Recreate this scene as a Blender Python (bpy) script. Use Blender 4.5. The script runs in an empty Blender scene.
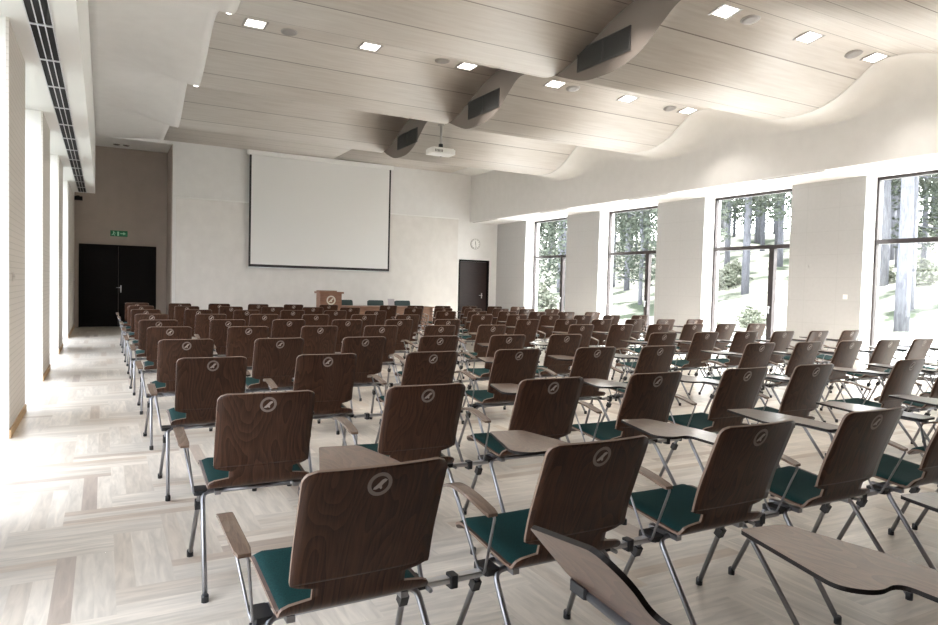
import bpy, math, random
from mathutils import Vector, Matrix, noise
random.seed(7)
S = bpy.context.scene
C = S.collection
PI = math.pi

# ------------------------------------------------------------------ camera
cam = bpy.data.cameras.new('camera'); camo = bpy.data.objects.new('camera', cam); C.objects.link(camo)
_r = Vector((0.8796317653851325, -0.47497298384823267, 0.025468057243173695))
_u = Vector((-0.00403695822208975, 0.046086309666030646, 0.9989293043202205))
_f = Vector((0.47563816109911544, 0.8787927609372265, -0.03862153583919981))
M = Matrix((( _r.x, _u.x, -_f.x, 0), (_r.y, _u.y, -_f.y, 0), (_r.z, _u.z, -_f.z, 1.296), (0, 0, 0, 1)))
camo.matrix_world = M
cam.sensor_width = 36; cam.lens = 676.5 / 938 * 36
cam.clip_start = 0.02; cam.clip_end = 300
S.camera = camo

# ------------------------------------------------------------------ world, sun, exposure
W = bpy.data.worlds.new('sky'); S.world = W; W.use_nodes = True
wn = W.node_tree.nodes; wl = W.node_tree.links
bg = wn['Background']
tc = wn.new('ShaderNodeTexCoord'); sp = wn.new('ShaderNodeSeparateXYZ'); cr = wn.new('ShaderNodeValToRGB')
wl.new(tc.outputs['Generated'], sp.inputs[0]); wl.new(sp.outputs['Z'], cr.inputs[0])
cr.color_ramp.elements[0].position = 0.0; cr.color_ramp.elements[0].color = (1.0, 0.98, 0.965, 1)
cr.color_ramp.elements[1].position = 0.6; cr.color_ramp.elements[1].color = (0.90, 0.94, 1.0, 1)
wl.new(cr.outputs[0], bg.inputs[0]); bg.inputs[1].default_value = 11.3
sun = bpy.data.lights.new('sun', 'SUN'); so = bpy.data.objects.new('sun', sun); C.objects.link(so)
so.rotation_euler = Vector((-1, 0.95, -1.15)).to_track_quat('-Z', 'Y').to_euler()
sun.energy = 25.0; sun.angle = math.radians(1.2); sun.color = (1, 0.995, 0.985)
LAMP_W = 13.0
S.view_settings.view_transform = 'Standard'; S.view_settings.look = 'None'
S.view_settings.gamma = 1; S.view_settings.use_curve_mapping = False
S.view_settings.exposure = 0.38
try:
    S.cycles.use_denoising = True; S.cycles.denoiser = 'OPENIMAGEDENOISE'
    S.cycles.max_bounces = 8; S.cycles.diffuse_bounces = 5; S.cycles.glossy_bounces = 3; S.cycles.transparent_max_bounces = 8
    S.cycles.sample_clamp_indirect = 8; S.cycles.caustics_reflective = False; S.cycles.caustics_refractive = False
except Exception:
    pass

# ------------------------------------------------------------------ materials
def mat(name, col, rough=0.6, metal=0.0, spec=0.5, coat=0.0, coat_rough=0.1, emit=None, estr=0):
    m = bpy.data.materials.new(name); m.use_nodes = True
    b = m.node_tree.nodes['Principled BSDF']
    b.inputs['Base Color'].default_value = (*col, 1); b.inputs['Roughness'].default_value = rough
    b.inputs['Metallic'].default_value = metal; b.inputs['Specular IOR Level'].default_value = spec
    b.inputs['Coat Weight'].default_value = coat; b.inputs['Coat Roughness'].default_value = coat_rough
    if emit: b.inputs['Emission Color'].default_value = (*emit, 1); b.inputs['Emission Strength'].default_value = estr
    return m
def N(m, t, **kw):
    n = m.node_tree.nodes.new(t)
    for k, v in kw.items(): setattr(n, k, v)
    return n
def noise_col(m, c0, c1, scale=(1, 1, 1), nscale=8, detail=6, lo=.3, hi=.7, coord='Object', bump=0.0, dist=0.0):
    nt = m.node_tree; b = nt.nodes['Principled BSDF']
    t = N(m, 'ShaderNodeTexCoord'); mp = N(m, 'ShaderNodeMapping'); mp.inputs['Scale'].default_value = scale
    n = N(m, 'ShaderNodeTexNoise'); n.inputs['Scale'].default_value = nscale; n.inputs['Detail'].default_value = detail
    n.inputs['Distortion'].default_value = dist
    r = N(m, 'ShaderNodeValToRGB'); r.color_ramp.elements[0].position = lo; r.color_ramp.elements[1].position = hi
    r.color_ramp.elements[0].color = (*c0, 1); r.color_ramp.elements[1].color = (*c1, 1)
    nt.links.new(t.outputs[coord], mp.inputs[0]); nt.links.new(mp.outputs[0], n.inputs['Vector'])
    nt.links.new(n.outputs['Fac'], r.inputs[0]); nt.links.new(r.outputs[0], b.inputs['Base Color'])
    if bump:
        bp = N(m, 'ShaderNodeBump'); bp.inputs['Strength'].default_value = bump; bp.inputs['Distance'].default_value = .01
        nt.links.new(n.outputs['Fac'], bp.inputs['Height']); nt.links.new(bp.outputs[0], b.inputs['Normal'])
    return r

def walnut(name, c0, c1, rough, coat, crough, spec=0.5):
    """dark stained plywood with cathedral grain; offset differs from chair to chair"""
    m = mat(name, c0, rough, spec=spec, coat=coat, coat_rough=crough); nt = m.node_tree; b = nt.nodes['Principled BSDF']
    t = N(m, 'ShaderNodeTexCoord'); oi = N(m, 'ShaderNodeObjectInfo')
    sc = N(m, 'ShaderNodeVectorMath', operation='SCALE'); sc.inputs['Scale'].default_value = 9.0
    cmb = N(m, 'ShaderNodeCombineXYZ')
    nt.links.new(oi.outputs['Random'], cmb.inputs[0]); nt.links.new(oi.outputs['Random'], cmb.inputs[2])
    nt.links.new(cmb.outputs[0], sc.inputs[0])
    ad = N(m, 'ShaderNodeVectorMath', operation='ADD'); nt.links.new(t.outputs['Object'], ad.inputs[0]); nt.links.new(sc.outputs[0], ad.inputs[1])
    mp = N(m, 'ShaderNodeMapping'); mp.inputs['Scale'].default_value = (5.0, 1.2, 1.2)
    nt.links.new(ad.outputs[0], mp.inputs[0])
    n = N(m, 'ShaderNodeTexNoise'); n.inputs['Scale'].default_value = 1.3; n.inputs['Detail'].default_value = 1.5
    nt.links.new(mp.outputs[0], n.inputs['Vector'])
    mu = N(m, 'ShaderNodeMath', operation='MULTIPLY'); mu.inputs[1].default_value = 22.0; nt.links.new(n.outputs['Fac'], mu.inputs[0])
    fr = N(m, 'ShaderNodeMath', operation='FRACT'); nt.links.new(mu.outputs[0], fr.inputs[0])
    mp2 = N(m, 'ShaderNodeMapping'); mp2.inputs['Scale'].default_value = (140, 20, 5); nt.links.new(ad.outputs[0], mp2.inputs[0])
    n2 = N(m, 'ShaderNodeTexNoise'); n2.inputs['Scale'].default_value = 1.5; n2.inputs['Detail'].default_value = 3; nt.links.new(mp2.outputs[0], n2.inputs['Vector'])
    mx = N(m, 'ShaderNodeMath', operation='ADD'); nt.links.new(n2.outputs['Fac'], mx.inputs[0])
    m3 = N(m, 'ShaderNodeMath', operation='MULTIPLY'); m3.inputs[1].default_value = 0.45; nt.links.new(fr.outputs[0], m3.inputs[0]); nt.links.new(m3.outputs[0], mx.inputs[1])
    r = N(m, 'ShaderNodeValToRGB'); r.color_ramp.elements[0].position = .35; r.color_ramp.elements[1].position = 1.0
    r.color_ramp.elements[0].color = (*c0, 1); r.color_ramp.elements[1].color = (*c1, 1)
    nt.links.new(mx.outputs[0], r.inputs[0]); nt.links.new(r.outputs[0], b.inputs['Base Color'])
    return m

m_ply = walnut('stained_plywood', (0.019, 0.0068, 0.0036), (0.066, 0.027, 0.014), 0.38, 0.08, 0.18, 0.22)
m_tab = walnut('tablet_laminate', (0.080, 0.040, 0.026), (0.160, 0.088, 0.060), 0.35, 0.7, 0.16)
m_arm = walnut('armrest_wood', (0.085, 0.048, 0.03), (0.18, 0.115, 0.08), 0.4, 0.6, 0.2)
m_plyedge = mat('plywood_edge', (0.20, 0.135, 0.10), 0.5)
m_tabedge = mat('tablet_edge', (0.010, 0.007, 0.006), 0.5, spec=0.3)
m_teal = mat('teal_fabric', (0.006, 0.062, 0.064), 0.85, spec=0.2); noise_col(m_teal, (0.002, 0.022, 0.022), (0.004, 0.042, 0.042), (1, 1, 1), 260, 2)
m_steel = mat('satin_steel', (0.30, 0.30, 0.315), 0.36, metal=1.0)
m_black = mat('black_plastic', (0.012, 0.012, 0.014), 0.45)
m_logo = mat('printed_emblem', (0.22, 0.175, 0.155), 0.5)
m_logo2 = mat('printed_emblem_figure', (0.42, 0.36, 0.33), 0.5)
m_wall = mat('white_plaster', (0.80, 0.775, 0.745), 0.75, spec=0.3); noise_col(m_wall, (0.765, 0.75, 0.735), (0.80, 0.785, 0.77), (1, 1, 1), 5, 5)
m_panel = mat('acoustic_wall_panel', (0.70, 0.675, 0.65), 0.8, spec=0.25)
def grid_panel(m, base, dark, pitch, axes, wdt):
    nt = m.node_tree; b = nt.nodes['Principled BSDF']; t = N(m, 'ShaderNodeTexCoord'); s = N(m, 'ShaderNodeSeparateXYZ'); nt.links.new(t.outputs['Object'], s.inputs[0])
    prev = None
    for a, p in zip(axes, pitch):
        d = N(m, 'ShaderNodeMath', operation='DIVIDE'); d.inputs[1].default_value = p; nt.links.new(s.outputs[a], d.inputs[0])
        f = N(m, 'ShaderNodeMath', operation='FRACT'); nt.links.new(d.outputs[0], f.inputs[0])
        l = N(m, 'ShaderNodeMath', operation='LESS_THAN'); l.inputs[1].default_value = wdt / p; nt.links.new(f.outputs[0], l.inputs[0])
        if prev:
            mx = N(m, 'ShaderNodeMath', operation='MAXIMUM'); nt.links.new(prev.outputs[0], mx.inputs[0]); nt.links.new(l.outputs[0], mx.inputs[1]); prev = mx
        else: prev = l
    n = N(m, 'ShaderNodeTexNoise'); n.inputs['Scale'].default_value = 6; n.inputs['Detail'].default_value = 6
    mp = N(m, 'ShaderNodeMapping'); mp.inputs['Scale'].default_value = (1, 3, 3); nt.links.new(t.outputs['Object'], mp.inputs[0]); nt.links.new(mp.outputs[0], n.inputs['Vector'])
    c1 = N(m, 'ShaderNodeMix', data_type='RGBA'); c1.inputs[6].default_value = (*[v * .95 for v in base], 1); c1.inputs[7].default_value = (*[min(1, v * 1.05) for v in base], 1)
    nt.links.new(n.outputs['Fac'], c1.inputs[0])
    c2 = N(m, 'ShaderNodeMix', data_type='RGBA'); c2.inputs[7].default_value = (*dark, 1); nt.links.new(c1.outputs[2], c2.inputs[6]); nt.links.new(prev.outputs[0], c2.inputs[0])
    nt.links.new(c2.outputs[2], b.inputs['Base Color'])
grid_panel(m_panel, (0.475, 0.468, 0.462), (0.43, 0.423, 0.417), (0.6, 0.40), ('Y', 'Z'), 0.006)
m_front = mat('front_wall_cladding', (0.74, 0.71, 0.68), 0.75, spec=0.3); noise_col(m_front, (0.695, 0.665, 0.635), (0.75, 0.72, 0.69), (1.6, 1, 1.2), 3, 7)
m_pier = mat('pier_panel', (0.66, 0.615, 0.57), 0.8, spec=0.25)
grid_panel(m_pier, (0.66, 0.615, 0.57), (0.56, 0.52, 0.48), (0.05,), ('Z',), 0.007)
m_alcove = mat('alcove_painted_shade', (0.45, 0.385, 0.335), 0.8, spec=0.2); noise_col(m_alcove, (0.43, 0.37, 0.32), (0.47, 0.405, 0.355), (1, 1, 1), 3, 4)  # shade of the recess put into the alcove wall colour
m_white = mat('white_paint', (0.86, 0.85, 0.83), 0.6, spec=0.4)
m_screen = mat('projection_fabric', (0.80, 0.79, 0.775), 0.7, spec=0.2)
m_blackborder = mat('screen_border', (0.02, 0.018, 0.018), 0.7)
m_door = mat('dark_door_veneer', (0.006, 0.004, 0.004), 0.5, spec=0.12); noise_col(m_door, (0.004, 0.003, 0.003), (0.008, 0.006, 0.005), (1, 1, 14), 6, 5)
m_door2 = mat('brown_door_veneer', (0.045, 0.026, 0.022), 0.4, spec=0.3); noise_col(m_door2, (0.018, 0.009, 0.008), (0.028, 0.015, 0.013), (1, 1, 14), 6, 5)
m_frame = mat('dark_window_frame', (0.035, 0.026, 0.026), 0.4)
m_oak = mat('honey_oak', (0.46, 0.30, 0.15), 0.5); noise_col(m_oak, (0.40, 0.25, 0.12), (0.52, 0.35, 0.19), (1, 1, 12), 5, 5)
m_lect = mat('lectern_veneer', (0.22, 0.10, 0.055), 0.45, coat=0.3); noise_col(m_lect, (0.17, 0.075, 0.042), (0.27, 0.135, 0.08), (1, 1, 12), 7, 5)
m_table = mat('table_veneer', (0.26, 0.13, 0.075), 0.45, coat=0.3); noise_col(m_table, (0.21, 0.10, 0.058), (0.31, 0.17, 0.10), (1, 1, 9), 6, 5)
m_green = mat('dark_green_leather', (0.008, 0.03, 0.028), 0.5)
m_grey = mat('fascia_grey', (0.25, 0.215, 0.195), 0.7, spec=0.3)
m_grille = mat('grille_metal', (0.12, 0.118, 0.118), 0.5, metal=0.3)
m_back = mat('dark_back_panelling', (0.10, 0.06, 0.04), 0.6); noise_col(m_back, (0.08, 0.045, 0.03), (0.13, 0.08, 0.055), (8, 1, 1), 4, 5)
m_dark = mat('dark_slot', (0.008, 0.008, 0.009), 0.8)
m_alu = mat('aluminium', (0.68, 0.68, 0.69), 0.35, metal=0.8)
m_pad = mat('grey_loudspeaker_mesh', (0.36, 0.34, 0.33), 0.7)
m_lamp = mat('lamp_diffuser', (1, 1, 1), 0.5, emit=(1, 0.96, 0.9), estr=6.0)
m_lampframe = mat('lamp_bezel', (0.42, 0.40, 0.38), 0.5)
m_exit = mat('exit_green', (0.008, 0.09, 0.04), 0.5, emit=(0.03, 0.32, 0.12), estr=0.08)
m_exitw = mat('exit_white', (0.3, 0.5, 0.36), 0.5, emit=(0.6, 1.0, 0.7), estr=0.1)
m_acrylic = mat('smoky_acrylic', (0.42, 0.38, 0.40), 0.3)
m_bark = mat('pine_bark', (0.16, 0.13, 0.13), 0.95, spec=0.1); noise_col(m_bark, (0.09, 0.092, 0.108), (0.15, 0.153, 0.175), (3, 3, .6), 5, 6)
m_leaf = mat('pine_needles', (0.05, 0.07, 0.045), 0.9, spec=0.1); noise_col(m_leaf, (0.045, 0.055, 0.045), (0.10, 0.115, 0.09), (1, 1, 1), 3, 5)
m_leaf2 = mat('pale_shrub_leaves', (0.16, 0.2, 0.12), 0.9, spec=0.1); noise_col(m_leaf2, (0.14, 0.155, 0.12), (0.24, 0.25, 0.20), (1, 1, 1), 4, 5)

# glass: clear, with a faint mirror
m_glass = bpy.data.materials.new('window_glass'); m_glass.use_nodes = True
nt = m_glass.node_tree; nt.nodes.clear()
o_ = nt.nodes.new('ShaderNodeOutputMaterial'); mx_ = nt.nodes.new('ShaderNodeMixShader'); tr_ = nt.nodes.new('ShaderNodeBsdfTransparent'); gl_ = nt.nodes.new('ShaderNodeBsdfGlossy')
gl_.inputs['Roughness'].default_value = 0.02; mx_.inputs[0].default_value = 0.02; tr_.inputs[0].default_value = (0.97, 0.985, 0.98, 1)
nt.links.new(tr_.outputs[0], mx_.inputs[1]); nt.links.new(gl_.outputs[0], mx_.inputs[2]); nt.links.new(mx_.outputs[0], o_.inputs[0])

m_tint = m_glass.copy(); m_tint.name = 'dimming_window_glass'  # tint added to the unseen left panes to cut and cool the daylight
for q_ in m_tint.node_tree.nodes:
    if q_.type == 'BSDF_TRANSPARENT': q_.inputs[0].default_value = (0.74, 0.755, 0.775, 1)

# ceiling panels: pale veneer planks running across the room, fine dark joints
m_ceil = mat('pale_veneer_ceiling', (0.62, 0.57, 0.52), 0.5, spec=0.4)
def ceil_mat(m, c0, c1, joint):
    nt = m.node_tree; b = nt.nodes['Principled BSDF']; t = N(m, 'ShaderNodeTexCoord'); s = N(m, 'ShaderNodeSeparateXYZ'); nt.links.new(t.outputs['Object'], s.inputs[0])
    ad = N(m, 'ShaderNodeMath', operation='ADD'); ad.inputs[1].default_value = 20.17; nt.links.new(s.outputs['Y'], ad.inputs[0])
    d = N(m, 'ShaderNodeMath', operation='DIVIDE'); d.inputs[1].default_value = 0.555; nt.links.new(ad.outputs[0], d.inputs[0])
    f = N(m, 'ShaderNodeMath', operation='FRACT'); nt.links.new(d.outputs[0], f.inputs[0])
    fl = N(m, 'ShaderNodeMath', operation='FLOOR'); nt.links.new(d.outputs[0], fl.inputs[0])
    l = N(m, 'ShaderNodeMath', operation='LESS_THAN'); l.inputs[1].default_value = 0.024; nt.links.new(f.outputs[0], l.inputs[0])
    wn_ = N(m, 'ShaderNodeTexWhiteNoise', noise_dimensions='1D'); nt.links.new(fl.outputs[0], wn_.inputs['W'])
    n = N(m, 'ShaderNodeTexNoise'); n.inputs['Scale'].default_value = 2.2; n.inputs['Detail'].default_value = 7
    mp = N(m, 'ShaderNodeMapping'); mp.inputs['Scale'].default_value = (0.8, 12, 1); nt.links.new(t.outputs['Object'], mp.inputs[0]); nt.links.new(mp.outputs[0], n.inputs['Vector'])
    a2 = N(m, 'ShaderNodeMath', operation='MULTIPLY_ADD'); a2.inputs[1].default_value = 0.35; nt.links.new(wn_.outputs['Value'], a2.inputs[0]); nt.links.new(n.outputs['Fac'], a2.inputs[2])
    r = N(m, 'ShaderNodeValToRGB'); r.color_ramp.elements[0].position = .35; r.color_ramp.elements[1].position = .95
    r.color_ramp.elements[0].color = (*c0, 1); r.color_ramp.elements[1].color = (*c1, 1); nt.links.new(a2.outputs[0], r.inputs[0])
    c2 = N(m, 'ShaderNodeMix', data_type='RGBA'); c2.inputs[7].default_value = (*joint, 1); nt.links.new(r.outputs[0], c2.inputs[6]); nt.links.new(l.outputs[0], c2.inputs[0])
    nt.links.new(c2.outputs[2], b.inputs['Base Color'])
ceil_mat(m_ceil, (0.60, 0.545, 0.495), (0.72, 0.675, 0.63), (0.30, 0.26, 0.235))

# floor: per-plank attribute drives tone, grain follows plank direction
m_floor = mat('whitewashed_oak_herringbone', (0.6, 0.5, 0.4), 0.32, spec=0.5, coat=0.25, coat_rough=0.25)
def floor_mat(m):
    nt = m.node_tree; b = nt.nodes['Principled BSDF']
    at = N(m, 'ShaderNodeAttribute', attribute_name='plank'); s = N(m, 'ShaderNodeSeparateColor'); nt.links.new(at.outputs['Color'], s.inputs[0])
    uv = N(m, 'ShaderNodeUVMap', uv_map='grain')
    n = N(m, 'ShaderNodeTexNoise'); n.inputs['Scale'].default_value = 3.0; n.inputs['Detail'].default_value = 8; n.inputs['Distortion'].default_value = 0.6
    mp = N(m, 'ShaderNodeMapping'); mp.inputs['Scale'].default_value = (1.4, 11, 1); nt.links.new(uv.outputs[0], mp.inputs[0]); nt.links.new(mp.outputs[0], n.inputs['Vector'])
    r = N(m, 'ShaderNodeValToRGB'); e = r.color_ramp.elements
    e[0].position = 0.0; e[0].color = (0.45, 0.375, 0.32, 1); e[1].position = 1.0; e[1].color = (0.74, 0.67, 0.585, 1)
    x = e.new(0.25); x.color = (0.56, 0.465, 0.375, 1); x = e.new(0.6); x.color = (0.62, 0.565, 0.495, 1)
    nt.links.new(s.outputs[0], r.inputs[0])
    g = N(m, 'ShaderNodeMapRange'); g.inputs['From Min'].default_value = .3; g.inputs['From Max'].default_value = .7; g.inputs['To Min'].default_value = .80; g.inputs['To Max'].default_value = 1.1
    nt.links.new(n.outputs['Fac'], g.inputs['Value'])
    mx = N(m, 'ShaderNodeMix', data_type='RGBA', blend_type='MULTIPLY'); mx.inputs[0].default_value = 1
    nt.links.new(r.outputs[0], mx.inputs[6]); nt.links.new(g.outputs[0], mx.inputs[7]); nt.links.new(mx.outputs[2], b.inputs['Base Color'])
    rr = N(m, 'ShaderNodeMapRange'); rr.inputs['To Min'].default_value = .25; rr.inputs['To Max'].default_value = .42; nt.links.new(n.outputs['Fac'], rr.inputs['Value']); nt.links.new(rr.outputs[0], b.inputs['Roughness'])
floor_mat(m_floor)

m_ground = mat('forest_floor', (0.5, 0.5, 0.42), 0.95, spec=0.1)
def ground_mat(m):
    nt = m.node_tree; b = nt.nodes['Principled BSDF']; t = N(m, 'ShaderNodeTexCoord')
    n = N(m, 'ShaderNodeTexNoise'); n.inputs['Scale'].default_value = 0.55; n.inputs['Detail'].default_value = 9; nt.links.new(t.outputs['Object'], n.inputs['Vector'])
    r = N(m, 'ShaderNodeValToRGB'); e = r.color_ramp.elements
    e[0].position = .40; e[0].color = (0.05, 0.06, 0.042, 1); e[1].position = .56; e[1].color = (0.34, 0.33, 0.28, 1)
    nt.links.new(n.outputs['Fac'], r.inputs[0]); nt.links.new(r.outputs[0], b.inputs['Base Color'])
ground_mat(m_ground)
m_gravel = mat('pale_gravel', (0.6, 0.58, 0.54), 0.95, spec=0.1); noise_col(m_gravel, (0.53, 0.53, 0.52), (0.66, 0.66, 0.65), (1, 1, 1), 2, 8)

# ------------------------------------------------------------------ mesh helpers
class MB:
    def __init__(s): s.v = []; s.f = []; s.m = []; s.sm = []
    def face(s, idx, mi=0, smooth=False): s.f.append(tuple(idx)); s.m.append(mi); s.sm.append(smooth)
    def box(s, x0, x1, y0, y1, z0, z1, mi=0, M=None):
        b = len(s.v); P = [(x0, y0, z0), (x1, y0, z0), (x1, y1, z0), (x0, y1, z0), (x0, y0, z1), (x1, y0, z1), (x1, y1, z1), (x0, y1, z1)]
        if M: P = [tuple(M @ Vector(p)) for p in P]
        s.v += P
        for q in ((0, 3, 2, 1), (4, 5, 6, 7), (0, 1, 5, 4), (1, 2, 6, 5), (2, 3, 7, 6), (3, 0, 4, 7)): s.face([b + i for i in q], mi)
        return s
    def bbox(s, x0, x1, y0, y1, z0, z1, r=0.004, mi=0, M=None):
        """box with bevelled vertical edges and eased top and bottom"""
        o = [(x0 + r, y0), (x1 - r, y0), (x1, y0 + r), (x1, y1 - r), (x1 - r, y1), (x0 + r, y1), (x0, y1 - r), (x0, y0 + r)]
        return s.prism(o, z0, z1, mi, M)
    def prism(s, out, z0, z1, mi=0, M=None, mside=None):
        b = len(s.v); n = len(out)
        P = [(x, y, z0) for x, y in out] + [(x, y, z1) for x, y in out]
        if M: P = [tuple(M @ Vector(p)) for p in P]
        s.v += P; ms = mi if mside is None else mside
        s.face([b + i for i in range(n)][::-1], mi); s.face([b + n + i for i in range(n)], mi)
        for i in range(n): j = (i + 1) % n; s.face((b + i, b + j, b + n + j, b + n + i), ms)
        return s
    def tube(s, pts, r, n=8, mi=0, caps=True):
        pts = [Vector(p) for p in pts]; b = len(s.v); prev = None
        for k, p in enumerate(pts):
            t = (pts[min(k + 1, len(pts) - 1)] - pts[max(k - 1, 0)]).normalized()
            if prev is None:
                a = t.orthogonal().normalized()
            else:
                a = (prev - t * prev.dot(t)).normalized()
            prev = a; c = t.cross(a)
            rr = r[k] if isinstance(r, (list, tuple)) else r
            for i in range(n):
                an = 2 * PI * i / n; s.v.append(tuple(p + (a * math.cos(an) + c * math.sin(an)) * rr))
        for k in range(len(pts) - 1):
            for i in range(n):
                j = (i + 1) % n; s.face((b + k * n + i, b + k * n + j, b + (k + 1) * n + j, b + (k + 1) * n + i), mi, True)
        if caps:
            s.face([b + i for i in range(n)][::-1], mi); e = b + (len(pts) - 1) * n; s.face([e + i for i in range(n)], mi)
        return s
    def lathe(s, prof, n=24, mi=0, M=None):
        b = len(s.v)
        for r, z in prof:
            for i in range(n):
                a = 2 * PI * i / n; p = Vector((r * math.cos(a), r * math.sin(a), z)); s.v.append(tuple(M @ p) if M else tuple(p))
        for k in range(len(prof) - 1):
            for i in range(n):
                j = (i + 1) % n; s.face((b + k * n + i, b + k * n + j, b + (k + 1) * n + j, b + (k + 1) * n + i), mi, True)
        s.face([b + i for i in range(n)][::-1], mi); e = b + (len(prof) - 1) * n; s.face([e + i for i in range(n)], mi)
        return s
    def build(s, name, mats, parent=None, label=None):
        me = bpy.data.meshes.new(name); me.from_pydata(s.v, [], s.f)
        if not isinstance(mats, (list, tuple)): mats = [mats]
        for m in mats: me.materials.append(m)
        me.polygons.foreach_set('material_index', s.m); me.polygons.foreach_set('use_smooth', s.sm); me.update()
        o = bpy.data.objects.new(name, me); C.objects.link(o)
        if parent: o.parent = parent
        if label: o['label'] = label
        return o
def thing(name, loc, label, cat, group=None, rz=0):
    o = bpy.data.objects.new(name, None); C.objects.link(o); o.location = loc; o.rotation_euler = (0, 0, rz); o.empty_display_size = .1
    return tag(o, label, cat, group)
def tag(o, label, cat, group=None):
    o['label'] = label; o['category'] = cat
    if group: o['group'] = group
    return o
def struct(o, label=None):
    o['kind'] = 'structure'
    if label: o['label'] = label
    return o
def bend(pts, r, n=5):
    """round the corners of a polyline"""
    P = [Vector(p) for p in pts]; out = [P[0]]
    for i in range(1, len(P) - 1):
        a = (P[i - 1] - P[i]); c = (P[i + 1] - P[i]); d = min(r, a.length * .49, c.length * .49)
        p0 = P[i] + a.normalized() * d; p1 = P[i] + c.normalized() * d
        for k in range(n + 1):
            t = k / n; out.append(p0 * (1 - t) ** 2 + P[i] * 2 * t * (1 - t) + p1 * t * t)
    out.append(P[-1]); return out
def rounded(pts, r, n=4):
    """closed 2D outline with rounded corners; r may be a list"""
    out = []; L = len(pts)
    for i in range(L):
        p = Vector(pts[i]); a = Vector(pts[i - 1]) - p; c = Vector(pts[(i + 1) % L]) - p; ri = r[i] if isinstance(r, (list, tuple)) else r
        d = min(ri, a.length * .49, c.length * .49); p0 = p + a.normalized() * d; p1 = p + c.normalized() * d
        for k in range(n + 1):
            t = k / n; q = p0 * (1 - t) ** 2 + p * 2 * t * (1 - t) + p1 * t * t; out.append((q.x, q.y))
    return out

# ------------------------------------------------------------------ room dimensions
YB, YF, YA = -3.2, 18.6, 20.0          # behind camera, screen wall, alcove wall
XL, XS, XC = -0.65, -0.18, 1.30        # left piers, edge of the low soffit, start of the wave panels
XM, XE, XU, XP, XG = 5.6, 9.3, 10.02, 11.02, 11.37
ZS = 3.28
PER = 3.33

def cyc(knots, ph):
    n = len(knots); K = [(knots[-2][0] - PER, knots[-2][1]), (knots[-1][0] - PER, knots[-1][1])] + knots + [(knots[0][0] + PER, knots[0][1]), (knots[1][0] + PER, knots[1][1])]
    for i in range(1, len(K) - 2):
        if K[i][0] <= ph <= K[i + 1][0]:
            x0, y0 = K[i - 1]; x1, y1 = K[i]; x2, y2 = K[i + 1]; x3, y3 = K[i + 2]
            t = (ph - x1) / (x2 - x1); m1 = (y2 - y0) / (x2 - x0) * (x2 - x1); m2 = (y3 - y1) / (x3 - x1) * (x2 - x1)
            return (2 * t**3 - 3 * t * t + 1) * y1 + (t**3 - 2 * t * t + t) * m1 + (-2 * t**3 + 3 * t * t) * y2 + (t**3 - t * t) * m2
    return knots[0][1]
KL = [(0, 4.31), (.5, 4.47), (1.0, 4.67), (1.45, 4.79), (1.9, 4.72), (2.4, 4.53), (2.9, 4.36)]
KR = [(0, 4.03), (.35, 4.06), (.67, 4.16), (1.07, 4.32), (1.4, 4.45), (1.72, 4.52), (2.02, 4.505), (2.3, 4.34), (2.6, 4.15), (2.98, 4.04)]
def sst(a, b, x):
    t = max(0, min(1, (x - a) / (b - a))); return t * t * (3 - 2 * t)
def zL(y):
    z = cyc(KL, (y - 8.1) % PER); return z + (4.74 - z) * sst(15.0, 16.4, y)
def zR(y):
    z = cyc(KR, (y - 6.95) % PER); return z + (4.74 - z) * sst(14.4, 15.9, y)

# ------------------------------------------------------------------ floor (herringbone planks, one mesh)
def make_floor():
    L, w = 0.60, 0.075; X0, X1, Y0, Y1 = -1.05, 11.45, YB, 20.05
    v = []; f = []; att = []; uv = []; rnd = random.Random(3)
    def plank(x0, x1, y0, y1, hor):
        a, b, c, d = max(x0, X0), min(x1, X1), max(y0, Y0), min(y1, Y1)
        if a >= b - 1e-6 or c >= d - 1e-6: return
        i = len(v); v.extend([(a, c, 0), (b, c, 0), (b, d, 0), (a, d, 0)]); f.append((i, i + 1, i + 2, i + 3))
        t = rnd.random(); t = t * .55 + .45 if rnd.random() > .10 else t * .4
        att.append((t, 1.0 if hor else 0.0)); o1, o2 = rnd.random() * 40, rnd.random() * 40
        uv.append([((px + o1, py + o2) if hor else (py + o1, px + o2)) for px, py in ((a, c), (b, c), (b, d), (a, d))])
    # triple herringbone: each element is three planks side by side
    G = 3; L = 0.69; w = L / 3; pw = w / G
    for k in range(-160, 160):
        for m in range(-40, 40):
            bx = k * w + m * L + .05; by = k * w - m * L + .12
            if bx > X1 + 1 or bx < X0 - 1 or by > Y1 + 1 or by < Y0 - 1: continue
            for g in range(G):
                plank(bx, bx + L, by + g * pw, by + (g + 1) * pw, True)
                plank(bx + g * pw, bx + (g + 1) * pw, by + w, by + w + L, False)
    me = bpy.data.meshes.new('floor'); me.from_pydata(v, [], f); me.materials.append(m_floor)
    ca = me.color_attributes.new('plank', 'FLOAT_COLOR', 'CORNER'); ul = me.uv_layers.new(name='grain')
    for p in me.polygons:
        for q, li in enumerate(p.loop_indices):
            ca.data[li].color = (att[p.index][0], att[p.index][1], 0, 1); ul.data[li].uv = uv[p.index][q]
    o = bpy.data.objects.new('floor', me); C.objects.link(o); return struct(o, 'whitewashed oak herringbone parquet floor')
make_floor()

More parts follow.
